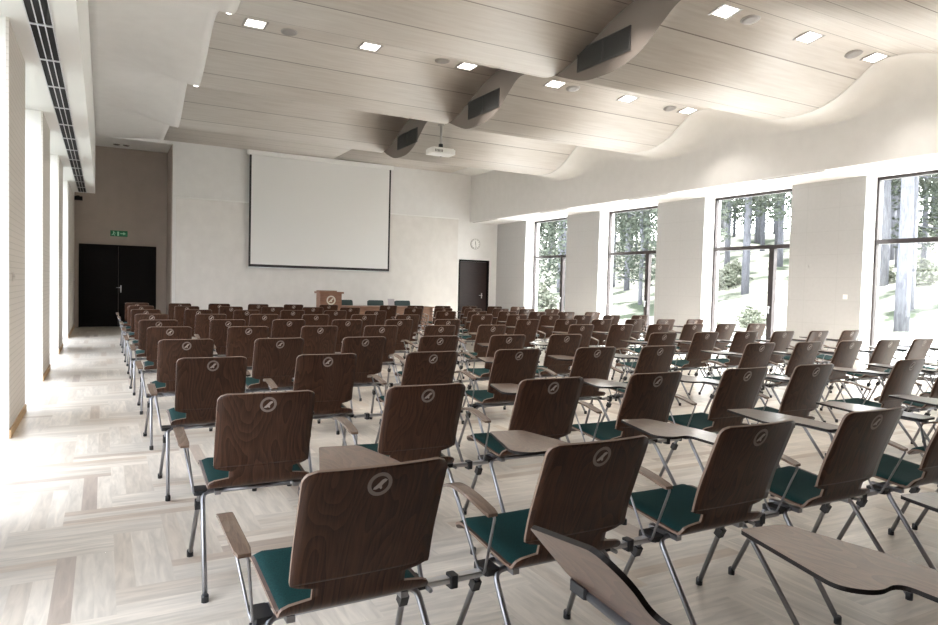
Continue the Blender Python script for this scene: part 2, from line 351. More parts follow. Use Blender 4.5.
# ------------------------------------------------------------------ walls
def left_wall():
    b = MB()
    P0 = 6.38; edges = []
    k = -2
    piers = []
    k = -1; piers.append((YB, P0 - 3.36 * 2 + 1.25))
    while True:
        y0 = P0 + 3.36 * k; y1 = y0 + 1.25
        if y0 > 16.2: break
        piers.append((max(y0, YB), min(y1, YF))); k += 1
    piers[-1] = (16.45, YA + .2) if piers[-1][0] > 15.5 else piers[-1]
    if piers[-1][1] < YA: piers.append((16.45, YA + .2))
    for y0, y1 in piers:
        if y1 <= y0: continue
        b.box(-1.1, XL - .02, y0, y1, 0, ZS, 0); b.box(XL - .02, XL, y0, y1, 0.0, ZS, 1)
    b.box(-1.1, XS, YB, 18.55, ZS, 5.6, 0)
    b.box(-1.1, XL, 18.55, YA + .2, ZS, 5.6, 0)
    struct(b.build('wall_left', [m_white, m_pier]), 'white left wall with deep window bays between beige panelled piers')
    n = 1
    for (a0, a1), (c0, c1) in zip(piers, piers[1:]):
        if c0 - a1 < .3: continue
        window('window_%d' % (10 + n), -1.06, a1, c0, False); n += 1
    bb = MB()
    for y0, y1 in piers:
        bb.box(XL, XL + .012, y0, min(y1, 19.9), 0.0, .07)
    struct(bb.build('baseboard_left', m_oak), 'narrow honey oak baseboard at the foot of the left piers')
    return piers
def window(name, xg, y0, y1, right=True):
    e = bpy.data.objects.new(name, None); C.objects.link(e); struct(e); e.location = (xg, (y0 + y1) / 2, 0)
    e['label'] = 'tall dark framed window with a transom, in the %s wall' % ('right' if right else 'left')
    h = (y1 - y0) / 2; f = MB(); t = .035; d = .04; zt = 2.17
    f.box(-d, d, -h, -h + t, 0, ZS); f.box(-d, d, h - t, h, 0, ZS); f.box(-d, d, -h + t, h - t, ZS - .05, ZS); f.box(-d, d, -h + t, h - t, 0, .06)
    f.box(-d, d, -h + t, h - t, zt, zt + .075)
    ym = -h + .55
    f.box(-d - .01, d, ym, ym + .11, .06, zt)
    f.build('window_frame', m_frame, e)
    for k, (a, b, z0, z1) in enumerate(((-h + t, h - t, zt + .075, ZS - .05), (ym + .11, h - t, .06, zt), (-h + t, ym, .06, zt))):
        MB().box(-.008, .008, a, b, z0, z1).build('pane', m_glass if right else m_tint, e)
    if right:
        q = MB(); q.box(-d - .05, -d - .01, ym + .035, ym + .065, 1.02, 1.06); q.box(-d - .06, -d - .045, ym + .035, ym + .065, .92, 1.06); q.build('window_handle', m_alu, e)
    return e
piers_l = left_wall()

def right_wall():
    b = MB(); WP = 3.395; y = 16.95; opens = []
    while y - 2.03 > 1.0:
        opens.append((y - 2.03, y)); y -= WP
    prev = YF + .4
    piers = []
    for a, c in opens:
        piers.append((c, prev)); prev = a
    piers.append((YB, prev))
    for a, c in piers:
        if c <= a: continue
        b.box(XP, XP + .02, a + .0, min(c, YF), 0, ZS, 1); b.box(XP + .02, 11.5, a, c, 0, ZS, 0)
    b.box(XU, 11.5, YB, YF + .4, ZS, 5.6, 0)
    struct(b.build('wall_right', [m_wall, m_panel]), 'white right wall with pale acoustic panels between tall windows')
    for i, (a, c) in enumerate(opens[::-1]): window('window_%d' % (i + 1), XG, a, c)
    # thin grey strip under the soffit above each pier
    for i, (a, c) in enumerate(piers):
        if c > a and c > 2: struct(MB().box(XU + .04, XU + .075, a + .1, min(c, YF) - .1, ZS - .012, ZS + .002).build('trim_%d' % (i + 3), m_pad), 'slim grey strip under the right soffit')
    return opens
opens_r = right_wall()

def front_wall():
    b = MB()
    b.box(1.52, 9.67, YF, YA + .2, 0, 5.6, 0); b.box(9.67, 10.74, YF, YA + .2, 2.12, 5.6, 0); b.box(10.74, 11.5, YF, YA + .2, 0, 5.6, 0)
    b.box(9.67, 10.74, YF + .35, YF + .45, 0, 2.12, 0)
    b.box(1.60, 9.60, YF - .03, YF + .005, 0, 3.34, 1)
    struct(b.build('wall_front', [m_wall, m_front]), 'white front wall carrying the projection screen')
    struct(MB().box(1.58, 9.62, YF - .045, YF + .004, 3.34, 3.375).build('trim_1', m_white), 'thin white ledge along the front wall cladding')
    b = MB(); b.box(-1.1, 1.60, YA, YA + .2, 0, 5.6, 0)
    struct(b.build('wall_alcove', m_alcove), 'alcove wall in painted shade around the black double door')
    r = MB().box(1.50, 1.525, YF + .02, YA, 0, 4.75, 0)
    struct(r.build('trim_2', m_alcove), 'alcove return in painted shade beside the front wall')
    struct(MB().box(-1.1, 11.5, YB - .2, YB, 0, 5.6).build('wall_back', m_back), 'dark wood panelled back wall')
front_wall()

# ------------------------------------------------------------------ wave ceiling
def ceilings():
    n = 320; ys = [YB + (YF + .3 - YB) * i / n for i in range(n + 1)]
    def slab(name, x0, x1, zf, cols=1, mats=(m_ceil, m_grey, m_white), label=None):
        b = MB(); top = 5.5
        for y in ys:
            b.v += [(x0, y, zf(y)), (x1, y, zf(y)), (x1, y, top), (x0, y, top)]
        for i in range(n):
            a = 4 * i; c = a + 4
            b.face((a, c, c + 1, a + 1), 0, True)
            b.face((a + 1, c + 1, c + 2, a + 2), 1); b.face((a + 2, c + 2, c + 3, a + 3), 1); b.face((a + 3, c + 3, c, a), 1)
        b.face((0, 1, 2, 3), 1); e = 4 * n; b.face((e, e + 3, e + 2, e + 1), 1)
        return struct(b.build(name, list(mats)), label)
    slab('ceiling', XC, XM, zL, label='left half of the wavy pale veneer ceiling')
    slab('ceiling', XM, XE, zR, label='right half of the wavy pale veneer ceiling')
    # white plaster: blends the waves into the flat strip at left and rolls them onto the right wall
    def sheet(xs, zf, name, label, ylim=YF):
        yy = [y for y in ys if y <= ylim] + [ylim]; b = MB(); m = len(xs)
        for y in yy:
            for x in xs: b.v.append((x, y, zf(x, y)))
        k = len(yy)
        for i in range(k - 1):
            for j in range(m - 1):
                a = i * m + j; b.face((a, a + m, a + m + 1, a + 1), 0, True)
        o = len(b.v)
        for y in yy: b.v += [(xs[0], y, 5.5), (xs[-1], y, 5.5)]
        for i in range(k - 1):
            b.face((o + 2 * i, o + 2 * i + 1, o + 2 * i + 3, o + 2 * i + 2), 0)
            b.face((i * m, o + 2 * i, o + 2 * i + 2, i * m + m), 0); b.face((i * m + m - 1, i * m + 2 * m - 1, o + 2 * i + 3, o + 2 * i + 1), 0)
        return struct(b.build(name, m_wall), label)
    def zl2(x, y):
        t = sst(XS + .15, XC + .02, x); base = 4.66
        return base + (zL(y) - base) * t
    xl = [XS + (XC - XS) * i / 14 for i in range(15)]
    sheet(xl, zl2, 'ceiling', 'white plaster ceiling strip above the left aisle')
    def zr2(x, y):
        t = (x - XE) / (XU - XE); z = zR(y); crest = max(0, min(1, (z - 4.03) / .49)); dr = .05 + .42 * crest * (1 - sst(14.5, 16.2, y))
        st = .55 - .35 * crest
        q = max(0, (t - st) / (1 - st)); return z - dr * (1 - math.sqrt(max(0, 1 - q ** 2)))
    xr = [XE + (XU - XE) * (1 - (1 - i / 22) ** 1.7) for i in range(23)] + [XU + .0005]
    sheet(xr, lambda x, y: zr2(min(x, XU), y) - (.06 if x > XU else 0), 'ceiling', 'white plaster cove rolling the ceiling waves onto the right wall')
    struct(MB().box(XL - .4, 1.55, YF, YA + .1, 4.66, 5.5).build('ceiling', m_wall), 'flat white ceiling of the far alcove')
    struct(MB().box(-1.1, 11.5, YB, YA, 5.5, 5.6).build('ceiling', m_wall), 'upper ceiling deck')
ceilings()

# doors
def doors():
    e = bpy.data.objects.new('door_1', None); C.objects.link(e); struct(e, 'black double door in the far left alcove'); e.location = (.345, YA, 0)
    f = MB(); f.box(-.90, -.86, -.03, .0, 0, 2.14); f.box(.86, .90, -.03, .0, 0, 2.14); f.box(-.86, .86, -.03, .0, 2.10, 2.14); f.build('door_frame', m_door, e)
    for s in (-1, 1):
        l = MB(); a, b = (-.86, -.003) if s < 0 else (.003, .86); l.box(a, b, -.022, -.002, .01, 2.10); lf = l.build('door_leaf', m_door, e)
        if s > 0:
            h = MB(); h.box(.045, .075, -.03, -.021, .93, 1.09); h.tube([(.06, -.03, 1.03), (.06, -.07, 1.03), (-.05, -.07, 1.03)], .009, 8); h.box(.05, .07, -.034, -.028, .90, .93); h.build('door_handle', m_alu, lf)
    e = bpy.data.objects.new('door_2', None); C.objects.link(e); struct(e, 'dark brown door at the right end of the front wall'); e.location = (10.205, YF, 0)
    f = MB(); f.box(-.535, -.49, -.02, .12, 0, 2.12); f.box(.49, .535, -.02, .12, 0, 2.12); f.box(-.49, .49, -.02, .12, 2.075, 2.12); f.build('door_frame', m_door, e)
    lf = MB().box(-.49, .49, .04, .08, .01, 2.07).build('door_leaf', m_door2, e)
    h = MB(); h.box(.30, .33, .03, .041, .93, 1.09); h.tube([(.315, .03, 1.02), (.315, -.01, 1.02), (.20, -.01, 1.02)], .009, 8); h.build('door_handle', m_alu, lf)
doors()

# slot air diffuser in the left soffit
d = thing('slot_diffuser', (-.44, 12, ZS), 'long black slotted air diffuser in the left soffit above the aisle', 'air vent')
q = MB(); q.box(-.085, .085, -14.8, 6.5, -.004, .0); q.build('backing', m_dark, d)
for x in (-.085, -.03, .022, .077):
    MB().box(x, x + .008, -14.8, 6.5, -.012, -.003).build('rail', m_alu, d)
for i in range(22):
    y = -14.6 + i * 1.0; MB().box(-.085, .085, y - .015, y + .015, -.0125, -.003).build('joint_bar', m_alu, d)
c = thing('ceiling_speaker_box', (-.52, 19.3, 3.28), 'small black box under the soffit beside the alcove', 'loudspeaker')
MB().bbox(-.11, .06, -.08, .08, -.11, -.02, .01).build('housing', m_dark, c); MB().box(-.07, .0, -.03, .03, -.02, 0).build('bracket', m_dark, c)

# ------------------------------------------------------------------ ceiling fittings
def slope(zf, y): return math.atan2(zf(y + .05) - zf(y - .05), .1)
def downlight(x, y, label, on=True, group='recessed square downlights'):
    zf = zL if x < XM else zR
    o = thing('recessed_downlight', (x, y, zf(y) - .002), label, 'ceiling light', group); o.rotation_euler = (slope(zf, y), 0, 0)
    f = MB(); a, b = .155, .12
    f.box(-a, a, -a, -b, -.014, 0); f.box(-a, a, b, a, -.014, 0); f.box(-a, -b, -b, b, -.014, 0); f.box(b, a, -b, b, -.014, 0); f.build('bezel', m_lampframe, o)
    MB().box(-b, b, -b, b, -.008, -.001).build('diffuser', m_lamp, o)
    l = bpy.data.lights.new('downlight', 'AREA'); l.shape = 'SQUARE'; l.size = .24; l.energy = LAMP_W; l.color = (1, .94, .86); l.spread = math.radians(105)
    lo = bpy.data.objects.new('downlight', l); C.objects.link(lo); lo.parent = o; lo.location = (0, 0, -.018)
    return o
RL = [1.80, 3.44, 5.06]; RR = [6.25, 7.74, 9.13]
ow = ['first', 'second', 'third', 'fourth', 'fifth', 'sixth', 'seventh', 'eighth', 'ninth', 'tenth', 'eleventh', 'twelfth']
for i, x in enumerate(RL): downlight(x, 9.62, 'lit square ceiling downlight left of the ribbon, %s from the left' % ow[i])
for i, x in enumerate(RR): downlight(x, 8.90, 'lit square ceiling downlight in the middle right row, %s from the ribbon' % ow[i])
for i, x in enumerate(RR): downlight(x, 5.58, 'large lit square ceiling downlight in the near right row, %s from the ribbon' % ow[i])
for nm, yl, yr in (('overhead', 6.29, 2.23),):  # lamps out of view, added to even out the room light
    for i in range(3):
        downlight(RL[i], yl, 'added square downlight in the unseen %s row, %s one left of the ribbon' % (nm, ow[i])); downlight(RR[i], yr, 'added square downlight in the unseen %s row, %s one right of the ribbon' % (nm, ow[i]))
for i, (x, y) in enumerate([(2.27, 9.68), (4.62, 9.62), (6.62, 8.92), (8.74, 8.93), (6.68, 5.58), (8.74, 5.62)]):
    zf = zL if x < XM else zR
    o = thing('ceiling_speaker', (x, y, zf(y) - .002), 'round grey ceiling loudspeaker, %s' % ['far left between two downlights', 'just left of the ribbon', 'just right of the ribbon in the middle row', 'at the right end of the middle row', 'nearest, beside the large first downlight', 'nearest row, beside the last downlight'][i], 'loudspeaker', 'round ceiling loudspeakers')
    o.rotation_euler = (slope(zf, y), 0, 0)
    MB().lathe([(.115, 0), (.115, -.008), (.10, -.010)], 28).build('rim', m_lampframe, o); MB().lathe([(.098, -.006), (.098, -.012), (.05, -.016)], 28).build('mesh_cover', m_pad, o)
for i, (y, z) in enumerate([(8.58, 4.52), (11.83, 4.46), (16.1, 4.66)]):
    o = thing('spotlight', (XC, y, z), 'small white spotlight at the left wave edge, %s' % ['nearest', 'middle one', 'farthest by the alcove'][i], 'ceiling light', 'small spotlights at the left wave edge')
    MB().lathe([(.030, .12), (.030, -.01), (.042, -.05)], 16).build('housing', m_white, o); MB().lathe([(.037, -.048), (.034, -.055)], 16).build('lens', m_lamp, o)
for i in range(2):
    o = thing('ceiling_vent', (.28 + i * .22, 19.45, 4.66), 'small dark ceiling vent in the alcove, %s of the pair' % ['left', 'right'][i], 'air vent', 'alcove ceiling vents')
    MB().lathe([(.08, 0), (.08, -.015), (.06, -.02)], 16).build('rim', m_grey, o); MB().lathe([(.055, -.015), (.055, -.024)], 16).build('louvre', m_dark, o)

# grilles on the ribbon fascia
for i, y in enumerate([3.6, 6.93, 10.02, 13.25]):
    o = thing('air_grille', (XM, y, 4.355), 'grey slatted air grille on the ceiling ribbon, %s' % ['out of frame above the camera', 'nearest and largest', 'middle one', 'farthest above the screen'][i], 'air vent', 'ribbon air grilles')
    MB().box(-.006, -.001, -.51, .51, -.15, .14).build('backing', m_grille, o)
    f = MB(); f.box(-.018, -.001, -.52, -.505, -.155, .145); f.box(-.018, -.001, .505, .52, -.155, .145); f.box(-.018, -.001, -.505, .505, .135, .145); f.box(-.018, -.001, -.505, .505, -.155, -.145); f.box(-.018, -.001, -.012, .012, -.145, .135); f.build('frame', m_grille, o)
    s = MB()
    for k in range(30):
        z = -.142 + k * .0093; s.box(-.014, -.006, -.505, .505, z, z + .003)
    s.build('slats', m_grille, o)

# ------------------------------------------------------------------ projection screen
o = thing('projection_screen', (5.34, YF - .11, 4.66), 'large white pull-down projection screen on the front wall', 'projection screen')
MB().bbox(-2.04, 2.04, -.07, .07, -.06, .06, .015).build('casing', m_white, o)
MB().box(-1.93, 1.93, -.012, -.006, -2.92, -.06).build('screen_fabric', m_screen, o)
f = MB(); f.box(-1.98, -1.93, -.013, -.005, -2.99, -.06); f.box(1.93, 1.98, -.013, -.005, -2.99, -.06); f.box(-1.93, 1.93, -.013, -.005, -2.99, -2.92); f.build('black_border', m_blackborder, o)
MB().tube([(-1.98, -.009, -3.0), (1.98, -.009, -3.0)], .014, 10).build('bottom_bar', m_alu, o)
for s in (-1, 1): MB().box(s * 1.9 - .03, s * 1.9 + .03, .07, .10, -.05, .05).build('bracket', m_alu, o)

# projector on a pole
o = thing('projector', (5.92, 12.3, 3.98), 'white projector hanging from the ceiling on a grey pole', 'projector')
b_ = MB(); b_.prism(rounded([(-.26, -.17), (.26, -.17), (.26, .17), (-.26, .17)], .05), -.07, .02); b_.prism(rounded([(-.24, -.15), (.24, -.15), (.24, .15), (-.24, .15)], .05), .02, .045)
b_.build('body', m_white, o)
MB().lathe([(.055, 0), (.055, .03), (.04, .05)], 20, M=Matrix.Translation((.1, .165, -.02)) @ Matrix.Rotation(-PI / 2, 4, 'X')).build('lens', m_black, o)
q = MB()
for k in range(6): q.box(-.2 + k * .03, -.185 + k * .03, -.173, -.168, -.05, 0)
q.build('vent', m_grille, o)
MB().box(-.10, .10, -.08, .08, .045, .062).build('mount_plate', m_grille, o)
MB().lathe([(.045, .06), (.045, .14), (.03, .145)], 16).build('joint', m_black, o)
MB().tube([(0, 0, .14), (0, 0, zR(12.3) - 3.98)], .026, 12).build('pole', m_lampframe, o)
MB().lathe([(.07, zR(12.3) - 3.98 - .02), (.07, zR(12.3) - 3.98)], 20).build('ceiling_flange', m_lampframe, o)

# clock
o = thing('wall_clock', (10.22, YF, 2.62), 'round white wall clock above the brown door', 'clock')
MR = Matrix.Rotation(PI / 2, 4, 'X')
MB().lathe([(.165, .0), (.165, .035), (.15, .04), (.15, .03), (.02, .03)], 32, M=MR).build('case', m_lampframe, o)
MB().lathe([(.149, .026), (.149, .032)], 32, M=MR).build('dial', m_white, o)
t = MB()
for k in range(12):
    t.box(-.006, .006, -.035, -.032, .115, .14, M=Matrix.Rotation(k * PI / 6, 4, 'Y'))
t.build('hour_marks', m_black, o)
MB().box(-.007, .007, -.038, -.035, -.01, .085, M=Matrix.Rotation(math.radians(-5), 4, 'Y')).build('hour_hand', m_black, o)
MB().box(-.005, .005, -.040, -.037, -.01, .12, M=Matrix.Rotation(math.radians(170), 4, 'Y')).build('minute_hand', m_black, o)

# exit sign: running figure, arrow and doorway
o = thing('exit_sign', (.355, YA - .0, 2.44), 'small green emergency exit sign above the black double door', 'sign')
MB().bbox(-.20, .20, -.04, .0, -.075, .075, .008).build('housing', m_exit, o)
g = MB(); y0, y1 = -.046, -.041
g.lathe([(.016, y1), (.016, y0)], 12, M=Matrix.Translation((-.125, 0, .042)) @ Matrix.Rotation(-PI / 2, 4, 'X') @ Matrix.Translation((0, 0, 0)))
for P in ([(-.13, .03), (-.11, .03), (-.12, -.02), (-.14, -.02)], [(-.14, -.01), (-.12, -.01), (-.085, -.055), (-.10, -.06)], [(-.14, -.01), (-.125, -.015), (-.165, -.055), (-.175, -.045)], [(-.13, .03), (-.11, .03), (-.075, .005), (-.08, -.005)],
          [(-.04, .05), (-.0, .05), (-.0, -.06), (-.04, -.06)], [(.03, .01), (.11, .01), (.11, -.01), (.03, -.01)], [(.10, .04), (.16, 0), (.10, -.04)]):
    g.prism(P, y0, y1, M=Matrix(((1, 0, 0, 0), (0, 0, 1, 0), (0, 1, 0, 0), (0, 0, 0, 1))))
g.build('running_figure_and_arrow', m_exitw, o)

# switches and sensors
def plate(name, loc, rz, label, w=.08, h=.08, m=m_white, cat='switch'):
    o = thing(name, loc, label, cat, rz=rz); MB().bbox(-w / 2, w / 2, -.012, 0, -h / 2, h / 2, .004).build('plate', m, o); MB().box(-w / 3, w / 3, -.017, -.012, -h / 3, h / 3).build('rocker', m, o)
plate('light_switch', (XP, 7.03, 1.28), -PI / 2, 'small white switch on the right pier before the nearest window')
plate('wall_socket', (XP, 7.75, 1.80), -PI / 2, 'small pale wall sensor higher on the same right pier', .05, .05, m_panel, 'sensor')
plate('thermostat', (XL, 6.62, 1.28), PI / 2, 'small pale thermostat on the nearest left pier', .07, .07, m_pier, 'thermostat')
plate('light_switch', (XL, 19.5, 1.22), PI / 2, 'small white switch on the left wall beside the black double door')

# ------------------------------------------------------------------ emblem (ring with a small leaping figure), in the XZ plane facing -y
def emblem_mb(r, cx, cz, yf, th=.0008, th2=.0012):
    """yf(x, z) gives the y of the surface; emblem lies just in front of it (towards -y)"""
    ring = MB(); n = 28
    for i in range(n):
        a = 2 * PI * i / n
        for rr in (r * .70, r): 
            x, z = cx + rr * math.cos(a), cz + rr * math.sin(a)
            ring.v += [(x, yf(x, z) - th, z), (x, yf(x, z) + .0002, z)]
    for i in range(n):
        a = 4 * i; b = 4 * ((i + 1) % n)
        ring.face((a, b, b + 2, a + 2)); ring.face((a + 2, b + 2, b + 3, a + 3)); ring.face((a, a + 1, b + 1, b))
    fig = MB(); P = [(-.50, -.40), (-.28, -.42), (-.02, -.30), (.10, -.44), (.22, -.36), (.16, -.12), (.30, .06), (.48, .22), (.56, .34), (.36, .44), (.16, .38), (-.04, .16), (-.26, -.08), (-.46, -.26)]
    b = len(fig.v)
    for x, z in P:
        X, Z = cx + x * r, cz + z * r; fig.v.append((X, yf(X, Z) - th2, Z))
    for x, z in P:
        X, Z = cx + x * r, cz + z * r; fig.v.append((X, yf(X, Z) + .0002, Z))
    k = len(P); fig.face(list(range(k))); fig.face([k + i for i in range(k)][::-1])
    for i in range(k): j = (i + 1) % k; fig.face((i, k + i, k + j, j))
    return ring, fig

# ------------------------------------------------------------------ lectern, table, green chairs
o = thing('lectern', (5.03, 16.55, 0), 'brown wooden lectern with a round pale emblem before the screen', 'lectern')
b_ = MB(); b_.prism([(-.34, -.20), (.20, -.20), (.20, .16), (-.34, .16)], 0.05, 1.03); b_.build('body', m_lect, o)
MB().box(-.37, .23, -.23, .19, 0, .05).build('plinth', m_lect, o)
t = MB(); t.box(-.38, .24, -.25, .21, 1.03, 1.075); t.build('top', m_lect, o)
t = MB(); t.box(-.33, .19, .17, .20, 1.075, 1.10); t.build('paper_stop', m_lect, o)
rg, fg = emblem_mb(.115, -.07, .865, lambda x, z: -.20, .004, .006)
m_el = mat('lectern_emblem', (.62, .56, .46), .5)
e1 = rg.build('emblem_ring', m_el, o); fg.build('emblem_figure', m_el, o)
o = thing('presidium_table', (6.9, 16.9, 0), 'long brown veneered table beside the lectern before the screen', 'table')
MB().bbox(-1.45, 1.0, -.35, .35, .685, .715, .01).build('tabletop', m_table, o)
MB().box(-1.35, .93, -.27, -.25, .12, .685).build('front_panel', m_table, o)
for x in (-1.38, -.2, .95): MB().box(x - .018, x + .018, -.30, .30, 0, .685).build('side_panel', m_table, o)
o = thing('leaflet_holder', (6.72, 16.75, .715), 'small grey upright holder standing on the brown table', 'holder')
MB().box(-.09, .09, -.008, .004, 0, .20, M=Matrix.Rotation(math.radians(-12), 4, 'X')).build('panel', m_acrylic, o); MB().box(-.09, .09, -.03, .08, 0, .006).build('foot', m_acrylic, o)
gc = []
for i, (x, w, lab) in enumerate([(5.73, .25, 'dark green upholstered chair behind the table, next to the lectern'), (6.62, .22, 'dark green upholstered chair at the middle of the table, behind the grey holder'), (7.42, .30, 'dark green upholstered chair behind the right end of the table')]):
    o = thing('conference_chair', (x, 17.6, 0), lab, 'chair', 'dark green chairs behind the table', rz=PI)
    w = .23
    MB().prism(rounded([(-w, .0), (w, .0), (w, .44), (-w, .44)], .05), .42, .49).build('seat', m_green, o)
    M2 = Matrix.Translation((0, -.02, .46)) @ Matrix.Rotation(math.radians(10), 4, 'X')
    MB().prism(rounded([(-w, -.02), (w, -.02), (w, .39), (-w, .39)], .05), -.02, .03, M=M2 @ Matrix.Rotation(PI / 2, 4, 'X')).build('backrest', m_green, o)
    for sx in (-1, 1):
        for yy in (.03, .40): MB().tube([(sx * .21, yy, .43), (sx * .22, yy + (.03 if yy > .2 else -.05), 0)], .011, 8).build('leg', m_steel, o)
        MB().tube(bend([(sx * .24, .36, .44), (sx * .25, .34, .64), (sx * .25, .02, .64)], .05), .013, 8).build('armrest', m_black, o)

# ------------------------------------------------------------------ the tablet chair (prototype)
TH = .0095
# side profile (y, z) from the front lip of the seat, through the bend, up the back
prof = bend([(0, .545, .388), (0, .50, .430), (0, .124, .390), (0, .078, .59), (0, -.016, .834)], .055, 8)
prof = [(p.y, p.z) for p in prof]
# resample by arc length
def resample(P, step):
    out = [P[0]]; acc = 0; total = 0
    S_ = [0]
    for a, b in zip(P, P[1:]): S_.append(S_[-1] + math.hypot(b[0] - a[0], b[1] - a[1]))
    n = int(S_[-1] / step); res = []
    for k in range(n + 1):
        s = S_[-1] * k / n
        i = 0
        while i < len(S_) - 2 and S_[i + 1] < s: i += 1
        t = (s - S_[i]) / (S_[i + 1] - S_[i]); res.append((P[i][0] + (P[i + 1][0] - P[i][0]) * t, P[i][1] + (P[i + 1][1] - P[i][1]) * t, s))
    return res
RS = resample(prof, .0085); TOT = RS[-1][2]
def rcorner(d, w, r):      # inset near a rounded end at distance d
    return w if d >= r else w - (r - math.sqrt(max(0, r * r - (r - d) ** 2)))
# arc length where the notch starts / ends (by height on the back side)
s_bend = [s for y, z, s in RS if y < .16 and z > .434][0]
s_up = [s for y, z, s in RS if y < .16 and z > .486][0]
def halfw(s):
    if s <= s_bend:
        w = .218; w = min(w, rcorner(s, w, .05)); w = min(w, max(.150, rcorner(s_bend - s, w, .024)))
        return w
    if s < s_up: return .135
    w = .201; w = rcorner(TOT - s, w, .035); return max(.140, min(w, rcorner(s - s_up, .201, .028)))
def backcurve(u, z):
    k = sst(.44, .60, z); return -.020 * (1 - (u / .205) ** 2) * k
def seatcurve(u, z, y):
    return .006 * (u / .22) ** 2 if z < .45 and y > .15 else 0
def make_shell():
    b = MB(); nu = 12; rows = []
    rr = []
    for i, (y, z, s) in enumerate(RS):
        y2, z2, _ = RS[min(i + 1, len(RS) - 1)]; y1, z1, _ = RS[max(i - 1, 0)]
        t = Vector((y2 - y1, z2 - z1)).normalized(); nrm = Vector((t.y, -t.x))   # points outward (down / behind)
        if nrm.x > 0 and z > .5: nrm = -nrm
        rr.append((y, z, s, nrm))
    for side in (0, 1):
        for (y, z, s, nrm) in rr:
            w = halfw(s)
            for j in range(nu + 1):
                u = -w + 2 * w * j / nu
                off = -TH if side else 0
                yy = y - (-nrm.x) * 0 + nrm.x * (TH * side); zz = z + nrm.y * (TH * side)
                b.v.append((u, yy + backcurve(u, z), zz + seatcurve(u, z, y)))
    n = len(rr); m = nu + 1; o = n * m
    for i in range(n - 1):
        for j in range(nu):
            a = i * m + j
            b.face((a, a + 1, a + m + 1, a + m), 0, True); b.face((o + a, o + a + m, o + a + m + 1, o + a + 1), 0, True)
        a = i * m; b.face((a, a + m, o + a + m, o + a), 1); a = i * m + nu; b.face((a, o + a, o + a + m, a + m), 1)
    for j in range(nu):
        b.face((j, o + j, o + j + 1, j + 1), 1); a = (n - 1) * m + j; b.face((a, a + 1, o + a + 1, o + a), 1)
    return b
def surf_y(x, z):      # rear face of the back at height z
    for (y1, z1, s1), (y2, z2, s2) in zip(RS, RS[1:]):
        if z1 <= z <= z2 and s1 > s_up - .02:
            t = (z - z1) / (z2 - z1); y = y1 + (y2 - y1) * t
            return y + backcurve(x, z) - TH * 1.02
    return RS[-1][0] - TH
LW = .0105
